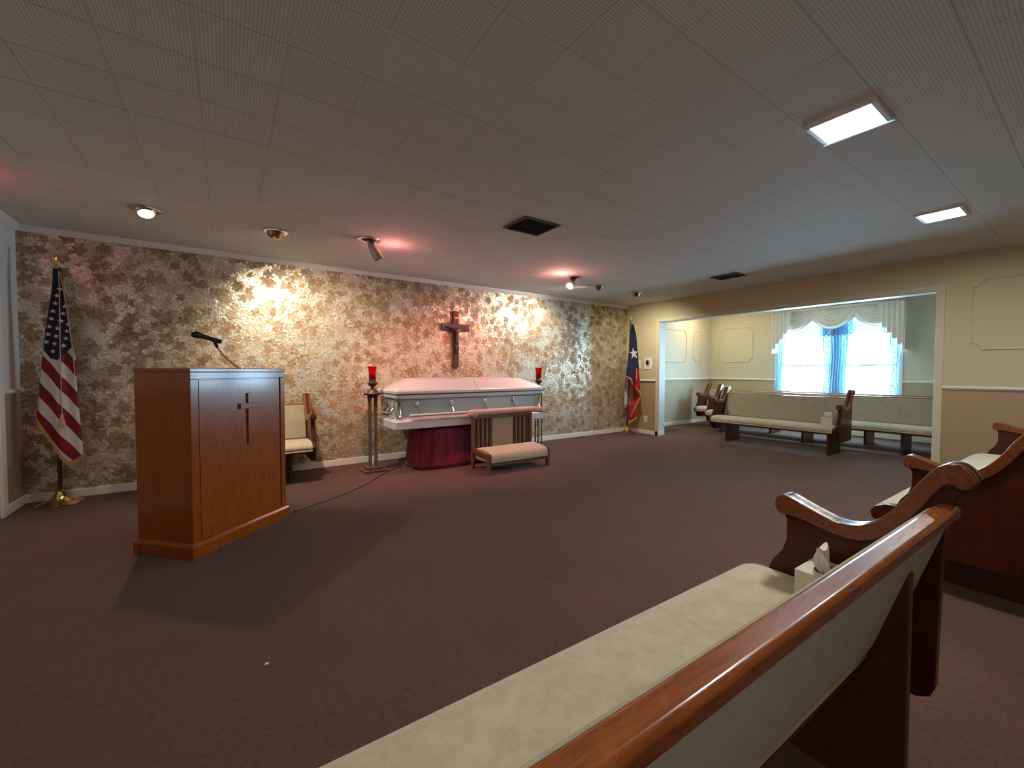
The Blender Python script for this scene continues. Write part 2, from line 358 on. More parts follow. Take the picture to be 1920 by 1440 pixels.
# chair rails
rp = [(0, 1.0), (.012, 1.0), (.016, 1.008), (.028, 1.016), (.030, 1.030), (.018, 1.040), (0, 1.042)]
def railx(b, x, y0, y1, sgn): b.prism([(x+sgn*p[0], p[1]) for p in rp], y0, y1, 'y')
def raily(b, y, x0, x1, sgn): b.prism([(y+sgn*p[0], p[1]) for p in rp], x0, x1, 'x')
r1 = B(); railx(r1, XW, YR, OY0-.062, -1); railx(r1, XW, OY1+.062, YW, -1); struct('trim_4', r1, M['white'])
r2 = B(); raily(r2, YW+.02, XW+JT, XA, -1); railx(r2, XA, WY1+.06, YW+.02, -1); railx(r2, XA, YA, WY0-.06, -1); struct('trim_5', r2, M['white'])
r3 = B(); railx(r3, XL, DY1+.10, YW, 1); railx(r3, XL, YR, DY0-.1, 1); struct('trim_6', r3, M['white'])
# crown mouldings of the back and left wall
cp = [(0, H-.052), (.010, H-.052), (.022, H-.030), (.040, H-.012), (.042, H), (0, H)]
c1 = B(); c1.prism([(YW-p[0], p[1]) for p in cp], XL, XW, 'x'); struct('trim_7', c1, M['white'])
c2 = B(); c2.prism([(XL+p[0], p[1]) for p in cp], YR, YW, 'y'); struct('trim_8', c2, M['white'])

# picture-frame mouldings (notched corners)
def frame_path(a0, a1, z0, z1, r=.075):
    p = []
    for (cx, cz, s0) in ((a0, z0, 0), (a1, z0, 1), (a1, z1, 2), (a0, z1, 3)):
        seq = []
        for k in range(7):
            t = k/6*PI/2
            seq.append((t,))
        for (t,) in seq:
            if s0 == 0: p.append((cx + r*math.sin(t), cz + r*math.cos(t)))
            if s0 == 1: p.append((cx - r*math.cos(t), cz + r*math.sin(t)))
            if s0 == 2: p.append((cx - r*math.sin(t), cz - r*math.cos(t)))
            if s0 == 3: p.append((cx + r*math.cos(t), cz - r*math.sin(t)))
    return p
def moulding(b, plane, c, a0, a1, z0, z1, wd=.012):
    p = frame_path(a0, a1, z0, z1); p = p + p[:1]
    pts = [(c, a, z) if plane == 'x' else (a, c, z) for a, z in p]
    b.tube(pts, wd, 6, cap=False)
m1 = B(); moulding(m1, 'x', XW-.004, -.55, .885, 1.44, 2.18); struct('trim_9', m1, M['cream'])
m2 = B(); moulding(m2, 'x', XA-.004, 4.61, 5.37, 1.42, 2.19); struct('trim_10', m2, M['cream'])
m3 = B(); moulding(m3, 'y', YW+.016, 7.55, 8.69, 1.42, 2.13); struct('trim_11', m3, M['cream'])
m4 = B(); moulding(m4, 'y', YW+.016, 8.97, 9.34, 1.42, 2.13, .010); struct('trim_12', m4, M['cream'])

# ------------------------------------------------------------------ window
wf = B(); fx0, fx1 = XA-.02, XA+.10
wf.box(XA-.022, XA+.02, WY0-.06, WY0, WZ0-.05, WZ1+.06).box(XA-.022, XA+.02, WY1, WY1+.06, WZ0-.05, WZ1+.06).box(XA-.022, XA+.02, WY0, WY1, WZ1, WZ1+.06)
wf.box(XA-.05, XA+.05, WY0-.07, WY1+.07, WZ0-.05, WZ0-.02)
MY = 3.06
wf.box(XA-.01, XA+.10, MY-.09, MY+.09, WZ0-.02, WZ1)
win = struct('window_1', wf, M['white_gloss'], smooth=0, bevel=.004)
for y0, y1 in ((WY0, MY-.09), (MY+.09, WY1)):
    for z0, z1, xo in ((WZ0-.02, 1.34, .045), (1.30, WZ1, .075)):
        s = B(); a, b = XA+xo, XA+xo+.03; t = .04
        s.box(a, b, y0, y0+t, z0, z1).box(a, b, y1-t, y1, z0, z1).box(a, b, y0+t, y1-t, z0, z0+t).box(a, b, y0+t, y1-t, z1-t, z1)
        so = obj('sash', s, M['white_gloss'], win, 0, .003)
        obj('pane', B().box(a+.012, a+.016, y0+t, y1-t, z0+t, z1-t), M['glass'], so, 0)

# sheers: three gathered strips and the scalloped top, then the swagged valance
sh = thing('sheer_curtain', 'translucent blue-white lace sheers hanging over the window, behind the swagged valance', 'curtain', (9.66, 3.1, .74))
def strip(name, y0, y1, amp, folds, mt, z0=0.04, z1=1.62):
    def fn(u, v):
        y = y0 + (y1-y0)*u; ed = math.sin(PI*u)
        return (.016*math.sin(u*folds*2*PI) * amp + .006*math.sin(v*9+u*5), y - 3.1 + .012*math.sin(v*7 + u*3), z0 + (z1-z0)*v)
    obj(name, B().grid(fn, 70, 14), mt, sh, smooth=80)
strip('sheer_panel', 3.94, 4.10, 1, 4, M['lace']); strip('sheer_panel', 2.87, 3.25, 1.3, 9, M['lace']); strip('sheer_panel', 2.13, 2.25, 1, 3, M['lace'])
strip('sheer_panel', 3.25, 3.29, .4, 1, M['lace_thin']); strip('sheer_panel', 2.78, 2.87, .4, 2, M['lace_thin']); strip('sheer_panel', 2.25, 2.34, .4, 2, M['lace_thin'])
def topfn(u, v):
    y = 2.13 + 1.97*u
    return (-.02 + .012*math.sin(u*60*PI), y-3.1, 1.15 + .015*math.sin(u*60*PI)*(1-v) + (1.66-1.15)*v)
obj('sheer_top', B().grid(topfn, 300, 8), M['lace'], sh, smooth=80)
obj('curtain_rod', B().tube([(0, -1.02, 1.64), (0, 1.02, 1.64)], .008, 8), M['white_gloss'], sh)

va = thing('valance', 'cream swagged valance with three scalloped drapes and pleated tails above the window', 'valance', (9.55, 3.05, 2.0))
obj('valance_board', B().box(-.12, .165, -1.03, 1.03, .40, .43), M['valance'], va, 0)
for y in (-1.035, 1.02): obj('board_return', B().box(-.13, .17, y, y+.015, -.42, .42), M['valance'], va, 0)
def swag(ya, yb, xo, low):
    # rows of sagging folds between the two top corners
    def fn(u, v):
        top = .425; wd = min(1, .10 + .95*v**.85); e = max(0, (v-.80)/.20)
        y = (ya+yb)/2 + (yb-ya)*(u-.5)*wd - 3.05
        c = 4*u*(1-u)
        endz = top - .19*e**1.2; low_z = top - .02 - (low-.01)*v
        z = endz - (endz-low_z)*c**(.8 + .25*e)
        f = math.cos((v**.9)*2*PI*6.5)
        x = -.040 - xo - .05*c*(.2+.8*v) - .024*f*(.18+.82*c)
        return (x, y, z)
    b = B().grid(fn, 40, 90)
    o = obj('swag', b, M['valance'], va, smooth=75); md = o.modifiers.new('thick', 'SOLIDIFY'); md.thickness = .004
    e = B().tube([fn(i/40, 1.0) for i in range(41)], .006, 6); obj('swag_hem', e, M['white_gloss'], o)
swag(4.07, 3.37, .0, .40); swag(3.42, 2.70, .012, .405); swag(2.76, 2.03, .0, .40)
def jabot(ysign):
    def fn(u, v):
        # u from outer edge (0) to inner (1); bottom climbs in steps
        L = .86 - .50*u + .025*math.sin(u*2*PI*5)
        y = ysign*(1.03 - .36*u*(.35+.65*(1-.1*v)))
        x = -.145 - .020*math.sin(u*2*PI*5 + .5) - .01*v
        return (x, y, .425 - L*v)
    o = obj('tail', B().grid(fn, 80, 20), M['valance'], va, smooth=75); md = o.modifiers.new('thick', 'SOLIDIFY'); md.thickness = .004
jabot(1); jabot(-1)

# ------------------------------------------------------------------ pews
PROF = [(.52, .69), (.517, .716), (.503, .732), (.480, .735), (.425, .714), (.366, .693), (.32, .682), (.272, .687), (.238, .703), (.20, .74), (.160, .795), (.129, .853), (.095, .905), (.078, .922), (.055, .934), (.032, .932), (.012, .915), (.002, .892), (.012, .868)]
REST = [(.040, .835), (.062, .76), (.070, .66), (.075, .25), (.085, .218), (.115, .20), (.48, .20), (.525, .215), (.548, .26), (.552, .35), (.545, .44), (.53, .475), (.498, .52), (.485, .565), (.485, .64), (.500, .668)]
def spline(pts, k=4):
    out = []
    n = len(pts)
    for i in range(n-1):
        p0, p1, p2, p3 = pts[max(i-1, 0)], pts[i], pts[i+1], pts[min(i+2, n-1)]
        for j in range(k):
            t = j/k
            out.append(tuple(.5*((2*p1[c]) + (-p0[c]+p2[c])*t + (2*p0[c]-5*p1[c]+4*p2[c]-p3[c])*t*t + (-p0[c]+3*p1[c]-3*p2[c]+p3[c])*t**3) for c in (0, 1)))
    out.append(pts[-1]); return out
TOPP = spline(PROF)
BAND = TOPP + spline([(.012, .868), (.034, .862), (.056, .872), (.074, .858), (.098, .815), (.130, .758), (.166, .706), (.206, .666), (.25, .640), (.29, .634), (.33, .637), (.38, .648), (.43, .660), (.468, .664), (.495, .660), (.512, .670)], 3)[1:]
def pew(label, loc, rz, L, legs, group=None, ends=(True, True), seat_wood=True):
    # local x along the bench, y towards the sitter's front, z up; x from 0 to L is the clear length between the ends
    t = thing('church_pew', label, 'pew', loc, rz, group)
    for k, (x0, x1) in enumerate(((-.05, 0), (L, L+.05))):
        if not ends[k]: continue
        en = obj('end_panel', B().prism(TOPP + REST, x0+.004, x1-.004, 'x'), M['pew_end'], t, 30, .006)
        obj('armrest', B().prism(BAND, x0-.012, x1+.012, 'x'), M['pew_wood'], en, 32, .008, 3)
    # upholstered back, wood cap on it
    bp = [(.046, .795), (.150, .445), (.158, .42), (.205, .405), (.225, .43), (.175, .60), (.099, .799)]
    bk = obj('backrest', B().prism(bp, .002, L-.002, 'x'), M['back_fabric'], t, 30, .012, 3)
    cap = [(.033, .786), (.032, .807), (.040, .814), (.076, .814), (.084, .806), (.086, .786), (.080, .780), (.038, .779)]
    obj('cap_rail', B().prism(cap, .001, L-.001, 'x'), M['cap_wood'], t, 25, .005, 3)
    sp = [(.20, .40), (.22, .418), (.34, .432), (.48, .437), (.58, .432), (.635, .412), (.660, .385), (.655, .352), (.625, .335), (.22, .335)]
    obj('seat_cushion', B().prism(spline(sp+sp[:1], 3)[:-1], .004, L-.004, 'x'), M['cushion'], t, 40, .012, 3)
    obj('seat_board', B().box(.004, L-.004, .20, .615, .310, .336), M['pew_wood'], t, 0, .004)
    if seat_wood:
        se = [(.53, .30), (.53, .43), (.60, .425), (.650, .40), (.668, .375), (.660, .335), (.62, .305)]
        for k, (x0, x1) in enumerate(((-.028, .006), (L-.006, L+.028))):
            if ends[k]: obj('seat_end', B().prism(se, x0, x1, 'x'), M['pew_end'], t, 30, .006)
    lp = [(.080, 0), (.080, .664), (.098, .670), (.150, .47), (.175, .36), (.21, .312), (.50, .312), (.50, 0)]
    for x in legs: obj('leg', B().prism(lp, x-.017, x+.017, 'x'), M['dark_wood'], t, 30, .004)
    return t
R = math.radians
LA = 3.05
pa = pew('long dark wood pew in the foreground with beige seat, tissue carton at its far end', (1.725-LA*math.cos(R(-1.2)), .205-LA*math.sin(R(-1.2)), 0), R(-1.2), LA, (.35, LA/2, LA-.235))
pb = pew('dark pew at the right edge, beyond the long foreground pew across the aisle', (3.18, .14, 0), R(-.7), 2.66, (.2, 1.36, 2.46))
pd = pew('short pew against the leaf wallpaper, half hidden behind the wooden lectern', (.76, YW-.045, 0), PI, 1.28, (.2, 1.08))
pc = pew('front pew in the window alcove, tissue carton on its seat', (7.55, 2.19, 0), PI/2, 1.76, (.10, 1.56))
pe = pew('middle pew in the window alcove, extending right past the front pew', (8.47, .66, 0), PI/2, 3.92, (.25, 1.04, 2.29, 3.7))
pf = pew('rearmost pew in the window alcove, directly under the window', (9.14, .95, 0), PI/2, 4.26, (.25, 1.35, 2.8, 4.0))

# ------------------------------------------------------------------ tissue cartons
def tissue(label, loc, rz, ax, ay, h):
    t = thing('tissue_box', label, 'tissue box', loc, rz)
    ring = lambda k, z, n=24: [(.045*k*math.cos(2*PI*(i+.5)/n), .032*k*math.sin(2*PI*(i+.5)/n), z) for i in range(n)]
    def sq(z, n=24):
        out = []
        for i in range(n):
            q = 2*PI*(i+.5)/n; c, s_ = math.cos(q), math.sin(q); k = min(1/max(abs(c), 1e-6), 1/max(abs(s_), 1e-6)); out.append((ax*c*k, ay*s_*k, z))
        for (cx, cy) in ((1, 1), (-1, 1), (-1, -1), (1, -1)):
            b = min(range(n), key=lambda i: (out[i][0]-ax*cx)**2 + (out[i][1]-ay*cy)**2); out[b] = (ax*cx, ay*cy, z)
        return out
    bx = B(); bx.loft([sq(0), sq(h), ring(1, h), ring(1, h-.004)], cap=False); bx._a(sq(0), [tuple(range(24))])
    obj('carton', bx, M['card'], t, 25)
    obj('opening', B()._a(ring(.98, h-.003), [tuple(range(24))]), M['dark'], t, 0)
    rings = []
    for k in range(11):
        f = k/10; wd = .024 + .016*math.sin(f*2.6) + .006*f; th = .011 + .007*math.sin(f*PI) - .004*f
        rings.append([((wd*math.cos(q)*(1+.16*math.sin(5*q+3*f)) - .010*f), (th*math.sin(q)*(1+.4*math.sin(3*q+f*4)) + .012*math.sin(f*2)), h-.012 + f*.085 + .010*math.sin(q*2+1)*f) for q in [2*PI*i/24 for i in range(24)]])
    obj('tissue', B().loft(rings), M['tissue'], t, 60)
    return t
tissue('cream tissue carton with a tissue pulled up, on the foreground pew seat', (1.615, .52, .436), R(-1), .076, .062, .112)
tissue('small pale tissue carton on the front pew in the alcove, by its end panel', (7.09, 2.31, .436), PI/2, .070, .055, .11)

# ------------------------------------------------------------------ lectern
lt = thing('lectern', 'tall orange-brown wooden lectern with a cross on its front panel', 'lectern', (-.05, 3.728, 0), math.atan2(.564, .592))
hw, hd = .400, .222
obj('body', B().box(-hw, hw, -hd+.012, hd, .09, 1.19).box(-hw, hw, -hd, -hd+.02, 1.145, 1.19).box(-hw, -hw+.055, -hd, -hd+.02, .09, 1.145).box(hw-.045, hw, -hd, -hd+.02, .09, 1.145), M['lectern_wood'], lt, 0, .003)
obj('front_panel', B().box(-hw+.058, hw-.058, -hd+.001, -hd+.014, .10, 1.138), M['lectern_wood'], lt, 0, .002)
obj('top_board', B().box(-hw-.004, hw+.004, -hd-.004, hd+.004, 1.19, 1.216), M['lectern_wood'], lt, 0, .004)
pl = [(-.018, 0), (-.018, .075), (-.012, .083), (0, .098)]
pb_ = B()
rings = [[(-hw-e, -hd-e, z), (hw+e, -hd-e, z), (hw+e, hd+e, z), (-hw-e, hd+e, z)] for e, z in ((.018, 0), (.018, .075), (.012, .085), (.001, .098))]
obj('plinth', pb_.loft(rings), M['lectern_wood'], lt, 30, .003)
obj('cross', B().box(.028, .066, -hd-.012, -hd+.003, .665, 1.038).box(-.040, .134, -hd-.015, -hd+.003, .925, .965), M['lectern_wood'], lt, 0, .003)
# microphone on its gooseneck
mc = thing('microphone', 'black microphone on a bent gooseneck standing on the lectern top', 'microphone', (.086, 3.75, 1.216))
neck = spline([(.0, .0), (-.055, .050), (-.10, .10), (-.135, .155)], 6)
obj('gooseneck', B().tube([(p[0], 0, p[1]) for p in neck], .006, 8), M['chrome'], mc)
obj('base_flange', B().lathe([(.0, 0), (.022, 0), (.022, .006), (.010, .012), (.0, .012)], 16), M['chrome'], mc)
mh0, mh1 = Vector((-.11, 0, .197)), Vector((-.285, 0, .252)); d = (mh1-mh0)
def along(ts, rs): return [tuple(mh0 + d*tt) for tt in ts], rs
p_, r_ = along([-.02, 0, .05, .5, .66, .70], [.010, .014, .0155, .0165, .018, .020]); obj('handle', B().tube(p_, r_, 14), M['black'], mc)
p_, r_ = along([.70, .72, .80, .90, .97, 1.0], [.021, .024, .026, .026, .020, .008]); obj('grille', B().tube(p_, r_, 14), mat('mic_grille', (.05, .045, .04), .35, .8), mc)
obj('clip', B().tube([(-.133, 0, .152), (-.140, 0, .175), (-.150, 0, .205), (-.165, 0, .214)], [.009, .012, .016, .019], 10), M['black'], mc)

# ------------------------------------------------------------------ casket
CX0, CX1, CY0, CY1 = 1.565, 3.705, 4.58, 5.285
ck = thing('casket', 'silver-grey metal casket with a closed two-part lid and chrome handles', 'casket', ((CX0+CX1)/2, (CY0+CY1)/2, .525))
a, b2 = (CX1-CX0)/2, (CY1-CY0)/2
def rr(ix, iy, z, r=.014, n=3):
    x, y = a-ix, b2-iy; out = []
    for (sx_, sy_, a0) in ((1, 1, 0), (-1, 1, 90), (-1, -1, 180), (1, -1, 270)):
        for k in range(n+1):
            q = R(a0 + 90*k/n); out.append((sx_*(x-r) + r*math.cos(q), sy_*(y-r) + r*math.sin(q), z))
    return out
obj('base_moulding', B().loft([rr(.012, .012, 0), rr(0, 0, .008), rr(0, 0, .088), rr(.008, .008, .096), rr(.06, .055, .125), rr(.075, .07, .135)]), M['casket'], ck, 30)
obj('shell', B().loft([rr(.078, .072, .125), rr(.075, .070, .13), rr(.052, .048, .335), rr(.03, .028, .345)]), M['casket'], ck, 30)
obj('gasket', B().loft([rr(.028, .026, .342), rr(.028, .026, .350)]).loft([rr(.012, .012, .395), rr(.012, .012, .408)]), M['seam'], ck, 30)
obj('ledge', B().loft([rr(.024, .022, .349), rr(.010, .010, .365), rr(.008, .008, .397)]), M['casket'], ck, 30)
xs = .015
def lid(xc, keep):
    b = B().loft([rr(.012, .012, .406, .01, 2), rr(0, 0, .412, .01, 2), rr(0, 0, .440, .01, 2), rr(.010, .010, .455, .01, 2), rr(.19, .115, .535, .01, 2), rr(.275, .150, .566, .01, 2), rr(.285, .155, .578, .01, 2), rr(.34, .22, .586, .01, 2), rr(.50, .33, .592, .01, 2)])
    bm = bmesh.new(); vs = [bm.verts.new(p) for p in b.v]
    for f in b.f: bm.faces.new([vs[i] for i in f])
    r_ = bmesh.ops.bisect_plane(bm, geom=bm.verts[:]+bm.edges[:]+bm.faces[:], plane_co=(xc, 0, 0), plane_no=(keep, 0, 0), clear_inner=True)
    bmesh.ops.holes_fill(bm, edges=[e for e in bm.edges if e.is_boundary]); bm.verts.index_update()
    o = B(); o._a([tuple(v.co) for v in bm.verts], [tuple(v.index for v in f.verts) for f in bm.faces]); bm.free(); return o
obj('lid_foot', lid(xs-.004, -1), M['casket'], ck, 14, .004); obj('lid_head', lid(xs+.004, 1), M['casket'], ck, 14, .004)
yf = -b2+.055
def swing(x, par):
    g = obj('handle_lug', B().box(x-.020, x+.020, yf-.012, yf+.012, .245, .325).box(x-.014, x+.014, yf-.030, yf-.006, .235, .262), M['chrome'], par, 30, .006)
    obj('handle_arm', B().tube([(x+.004, yf-.022, .25), (x+.012, yf-.040, .215), (x+.018, yf-.050, .180), (x+.016, yf-.055, .155)], [.013, .011, .010, .014], 10), M['chrome'], g)
for x in (-.80, -.355, .115, .56): swing(x, ck)
obj('handle_bar', B().tube([(-.90, yf-.056, .160), (.66, yf-.056, .160)], .016, 12), M['casket'], ck)
for sx_ in (-1, 1):
    for sy_ in (-1, 1):
        cx_, cy_ = sx_*(a-.062), sy_*(b2-.058)
        obj('corner_fitting', B().lathe([(.0, .108), (.030, .108), (.040, .130), (.026, .165), (.024, .30), (.030, .325), (.0, .33)], 14, (cx_, cy_, 0)), M['chrome'], ck, 40)
for sx_ in (-1, 1):
    e = sx_*(a-.058)
    obj('end_bar', B().tube([(e+sx_*.05, -.19, .175), (e+sx_*.05, .19, .175)], .014, 10), M['chrome'], ck)
    for y in (-.15, 0.0, .15):
        obj('end_lug', B().box(e-.012, e+.012, y-.018, y+.018, .22, .33).tube([(e+sx_*.008, y, .24), (e+sx_*.04, y, .205), (e+sx_*.052, y, .165)], .011, 8), M['chrome'], ck, 30, .004)

# bier under a burgundy skirt
bi = thing('casket_bier', 'low bier under the casket hidden by a burgundy velvet skirt', 'bier', (2.62, 4.95, 0))
def skirt(u, v):
    q = u*2*PI; ax, ay = .72, .285
    sg = lambda x: math.copysign(abs(x)**.55, x)
    fl = 1 + .06*(1-v) + (.030*math.sin(q*17) + .018*math.sin(q*9+1))*(.35+.65*(1-v))
    return (ax*sg(math.cos(q))*fl, ay*sg(math.sin(q))*fl, .012 + .495*v + .008*math.sin(q*11)*(1-v))
so = obj('velvet_skirt', B().grid(skirt, 220, 12), M['velvet'], bi, smooth=75); md = so.modifiers.new('thick', 'SOLIDIFY'); md.thickness = .006
obj('bier_frame', B().box(-.68, .68, -.22, .22, .47, .520).box(-.60, .60, -.20, .20, 0, .04).box(-.5, .5, -.1, .1, .04, .47), M['dark'], bi, 0)

# ------------------------------------------------------------------ torchieres
def torch(label, loc):
    t = thing('torchiere', label, 'candle stand', loc, 0, None)
    bs = obj('base', B().box(-.135, .135, -.12, .12, 0, .030).box(-.095, .095, -.085, .085, .030, .062), M['torch_wood'], t, 0, .006)
    for sx_ in (-1, 1):
        for sy_ in (-1, 1):
            obj('column', B().lathe([(.0, .060), (.015, .060), (.015, .085), (.0115, .095), (.0115, .84), (.015, .87), (.026, .893), (0, .893)], 12, (sx_*.034, sy_*.034, 0)), M['torch_wood'], t, 40)
    obj('statuette', B().lathe([(.0, .062), (.016, .062), (.017, .072), (.012, .09), (.015, .112), (.011, .135), (.006, .142), (.010, .150), (.010, .160), (0, .168)], 10), M['statuette'], t, 50, label='ivory figure between the columns')
    obj('dish', B().lathe([(0, .885), (.050, .885), (.062, .905), (.098, .915), (.104, .932), (.098, .940), (.070, .942), (.060, .962), (.035, .985), (.018, .995), (.016, 1.010), (0, 1.010)], 24), M['bronze'], t, 40)
    cu = obj('cup', B().lathe([(0, 1.0), (.018, 1.0), (.020, 1.012), (.046, 1.028), (.056, 1.045), (.056, 1.060), (.042, 1.072), (.042, 1.10), (0, 1.10)], 24), M['bronze'], t, 40)
    gp = [(.036, 1.098), (.043, 1.105), (.044, 1.19), (.049, 1.225), (.058, 1.252), (.055, 1.252), (.046, 1.225), (.041, 1.19), (.040, 1.108), (.0, 1.104)]
    obj('glass', B().lathe(gp, 28), M['red_glass'], t, 50, label='red glass candle cup')
    obj('candle', B().lathe([(0, 1.106), (.030, 1.106), (.030, 1.150), (0, 1.150)], 16), mat('wax', (.5, .03, .03), .6), t, 40)
    return t
torch('bronze candle stand with red glass cup, left of the casket', (1.44, 5.02, 0))
torch('bronze candle stand with red glass cup, right of the casket behind the kneeler', (3.965, 5.03, 0))

# ------------------------------------------------------------------ kneeler
kn = thing('kneeler', 'wooden prayer kneeler with padded armrest and knee cushion before the casket', 'kneeler', (2.93, 4.26, 0), R(0))
W_ = .44
for x in (-W_, W_):
    obj('leg', B().box(x-.02, x+.02, -.20, -.155, 0, .235), M['kneel_wood'], kn, 0, .005)
    obj('leg', B().box(x-.018, x+.018, .175, .215, 0, .655), M['kneel_wood'], kn, 0, .005)
    obj('side_rail', B().prism([(-.16, .175), (-.16, .225), (.18, .255), (.18, .20)], x-.015, x+.015, 'x'), M['kneel_wood'], kn, 0, .004)
obj('back_rail', B().box(-W_, W_, .18, .21, .610, .655).box(-W_, W_, .18, .21, .155, .20), M['kneel_wood'], kn, 0, .004)
obj('under_rail', B().box(-W_+.02, W_-.02, -.185, -.165, .085, .125), M['kneel_wood'], kn, 0, .003)
for x in (-.385, -.325, -.262, -.20, .185, .25, .315, .385):
    obj('slat', B().box(x-.014, x+.014, .185, .205, .20, .61), M['dark_wood'], kn, 0, .003)
obj('back_panel', B().box(-.165, .15,   .186, .206, .20, .61), M['panel_cloth'], kn, 0, .004)
obj('side_panel', B().box(-.43, .43, .207, .212, .20, .61), M['panel_cloth'], kn, 0)
ap = spline([(-.50, .02), (-.505, .12), (-.47, .185), (-.38, .20), (0, .205), (.38, .20), (.49, .185), (.53, .12), (.54, .04)], 5)
obj('armrest', B().tube([(p[0], p[1], .688) for p in ap], [.012]+[.038]*(len(ap)-2)+[.012], 12), M['kneel_fabric'], kn, 60)
obj('armrest_board', B().tube([(p[0], p[1], .660) for p in ap[1:-1]], .014, 8), M['kneel_wood'], kn, 60)
kc = [(-.205, .125), (-.215, .16), (-.20, .215), (-.15, .243), (-.02, .262), (.10, .262), (.15, .25), (.155, .20), (.15, .125)]
obj('knee_cushion', B().prism(spline(kc+kc[:1], 3)[:-1], -W_+.022, W_-.022, 'x'), M['kneel_fabric'], kn, 40, .02, 3)

# ------------------------------------------------------------------ crucifix
cr = thing('crucifix', 'dark wooden crucifix with metal figure hung on the leaf wallpaper above the casket', 'crucifix', (2.80, YW-.012, 1.66))
obj('cross', B().box(-.048, .048, -.03, .010, -.415, .42).box(-.225, .225, -.034, .006, .135, .235), M['dark_wood'], cr, 0, .006)
obj('scroll_plate', B().box(-.030, .038, -.037, -.030, .305, .335), M['brass'], cr, 0, .002)
fig = bpy.data.meshes.new('figure')
fv = [(0, -.055, -.03), (0, -.058, .06), (0, -.058, .115), (.0, -.065, .150), (-.09, -.048, .165), (-.175, -.042, .185), (.09, -.048, .165), (.175, -.042, .185), (-.018, -.065, -.12), (-.010, -.055, -.22), (.018, -.065, -.12), (.010, -.055, -.22), (.01, -.07, .178)]
fe = [(0, 1), (1, 2), (2, 3), (3, 12), (2, 4), (4, 5), (2, 6), (6, 7), (0, 8), (8, 9), (0, 10), (10, 11)]
fig.from_pydata(fv, fe, []); fig.materials.append(M['bronze'])
fo = bpy.data.objects.new('figure', fig); COL.objects.link(fo); fo.parent = cr; fo['label'] = 'bronze figure with outstretched arms'
sk = fo.modifiers.new('skin', 'SKIN')
for i, rad in enumerate([.024, .022, .026, .014, .012, .009, .012, .009, .015, .010, .015, .010, .020]): fig.skin_vertices[0].data[i].radius = (rad, rad)
fig.skin_vertices[0].data[0].use_root = True
fo.modifiers.new('sub', 'SUBSURF').levels = 1; fo.modifiers['sub'].render_levels = 2

# ------------------------------------------------------------------ flags
def lerp(tab, z):
    # tab: list of (x, z), z descending
    for (x0, z0), (x1, z1) in zip(tab, tab[1:]):
        if z >= z1: 
            t = 0 if z0 == z1 else (z0-z)/(z0-z1); t = max(0, min(1, t)); return x0+(x1-x0)*t
    return tab[-1][0]
def star_verts(fn, cx, cz, r, b, rot=0):
    pts = []
    for k in range(10):
        q = PI/2 + rot + k*PI/5; rad = r if k % 2 == 0 else r*.40
        pts.append(fn(cx + rad*math.cos(q), cz + rad*math.sin(q)))
    return pts
def star_mesh(fn, cx, cz, r, b, rot=0, n=7):
    P = star_verts(lambda x, z: (x, z), cx, cz, r, b, rot)
    for i in range(10):
        p, q = P[i], P[(i+1) % 10]
        at = lambda a, c: fn(cx + (p[0]-cx)*a + (q[0]-cx)*c, cz + (p[1]-cz)*a + (q[1]-cz)*c)
        ix = {}; vs = []; fs = []
        for a in range(n+1):
            for c in range(n+1-a): ix[a, c] = len(vs); vs.append(at(a/n, c/n))
        for a in range(n):
            for c in range(n-a):
                fs.append((ix[a, c], ix[a+1, c], ix[a, c+1]))
                if a+c < n-1: fs.append((ix[a+1, c], ix[a+1, c+1], ix[a, c+1]))
        b._a(vs, fs)

def flagstand(t, lean, top):
    obj('base', B().lathe([(0, 0), (.150, 0), (.152, .008), (.140, .016), (.095, .028), (.062, .050), (.045, .075), (.032, .10), (.030, .118), (.022, .125), (0, .125)], 28), M['brass'], t, 40)
    M2 = Matrix.Rotation(lean, 3, 'Y')
    obj('pole', B().lathe([(0, .10), (.015, .10), (.015, top-.01), (0, top-.01)], 14, M=M2), M['dark_wood'], t, 40)
    return M2
# --- striped flag, left corner
UY = 5.34
us = thing('flag_on_stand', 'red and white striped flag with starred navy corner furled on a brass stand', 'flag', (-1.245, UY+.02, 0))
M2 = flagstand(us, R(.3), 2.12)
obj('finial', B().lathe([(0, 2.10), (.020, 2.10), (.020, 2.13), (.014, 2.14), (.016, 2.20), (.022, 2.215), (.012, 2.235), (0, 2.24)], 14, M=M2), M['brass'], us, 40)
UL = [(-1.233, 2.10), (-1.246, 1.931), (-1.267, 1.764), (-1.294, 1.551), (-1.311, 1.386), (-1.327, 1.221), (-1.349, .963), (-1.363, .785), (-1.34, .70), (-1.277, .56), (-1.2, .385)]
UR = [(-1.187, 2.10), (-1.174, 1.939), (-1.157, 1.774), (-1.142, 1.56), (-1.128, 1.416), (-1.113, 1.344), (-1.108, 1.077), (-1.097, .808), (-1.084, .586), (-1.077, .40), (-1.07, .3)]
CANT = [(-1.36, 1.45), (-1.311, 1.386), (-1.267, 1.307), (-1.221, 1.29), (-1.177, 1.347), (-1.128, 1.416), (-1.08, 1.45)]
def zbot(s): # bottom edge as function of position across
    tb = [(0, .785), (.12, .705), (.33, .57), (.62, .392), (.75, .380), (1, .437)]
    for (a0, b0), (a1, b1) in zip(tb, tb[1:]):
        if s <= a1: return b0 + (b1-b0)*(s-a0)/(a1-a0)
    return .437
def us_depth(s, z):
    k = min(1, (2.12-z)/1.2)
    return -.018 - .035*k*math.sin(PI*s) - .016*k*math.sin(s*2*PI*2.2+.6) + .030*k*max(0, abs(s-.5)-.3)
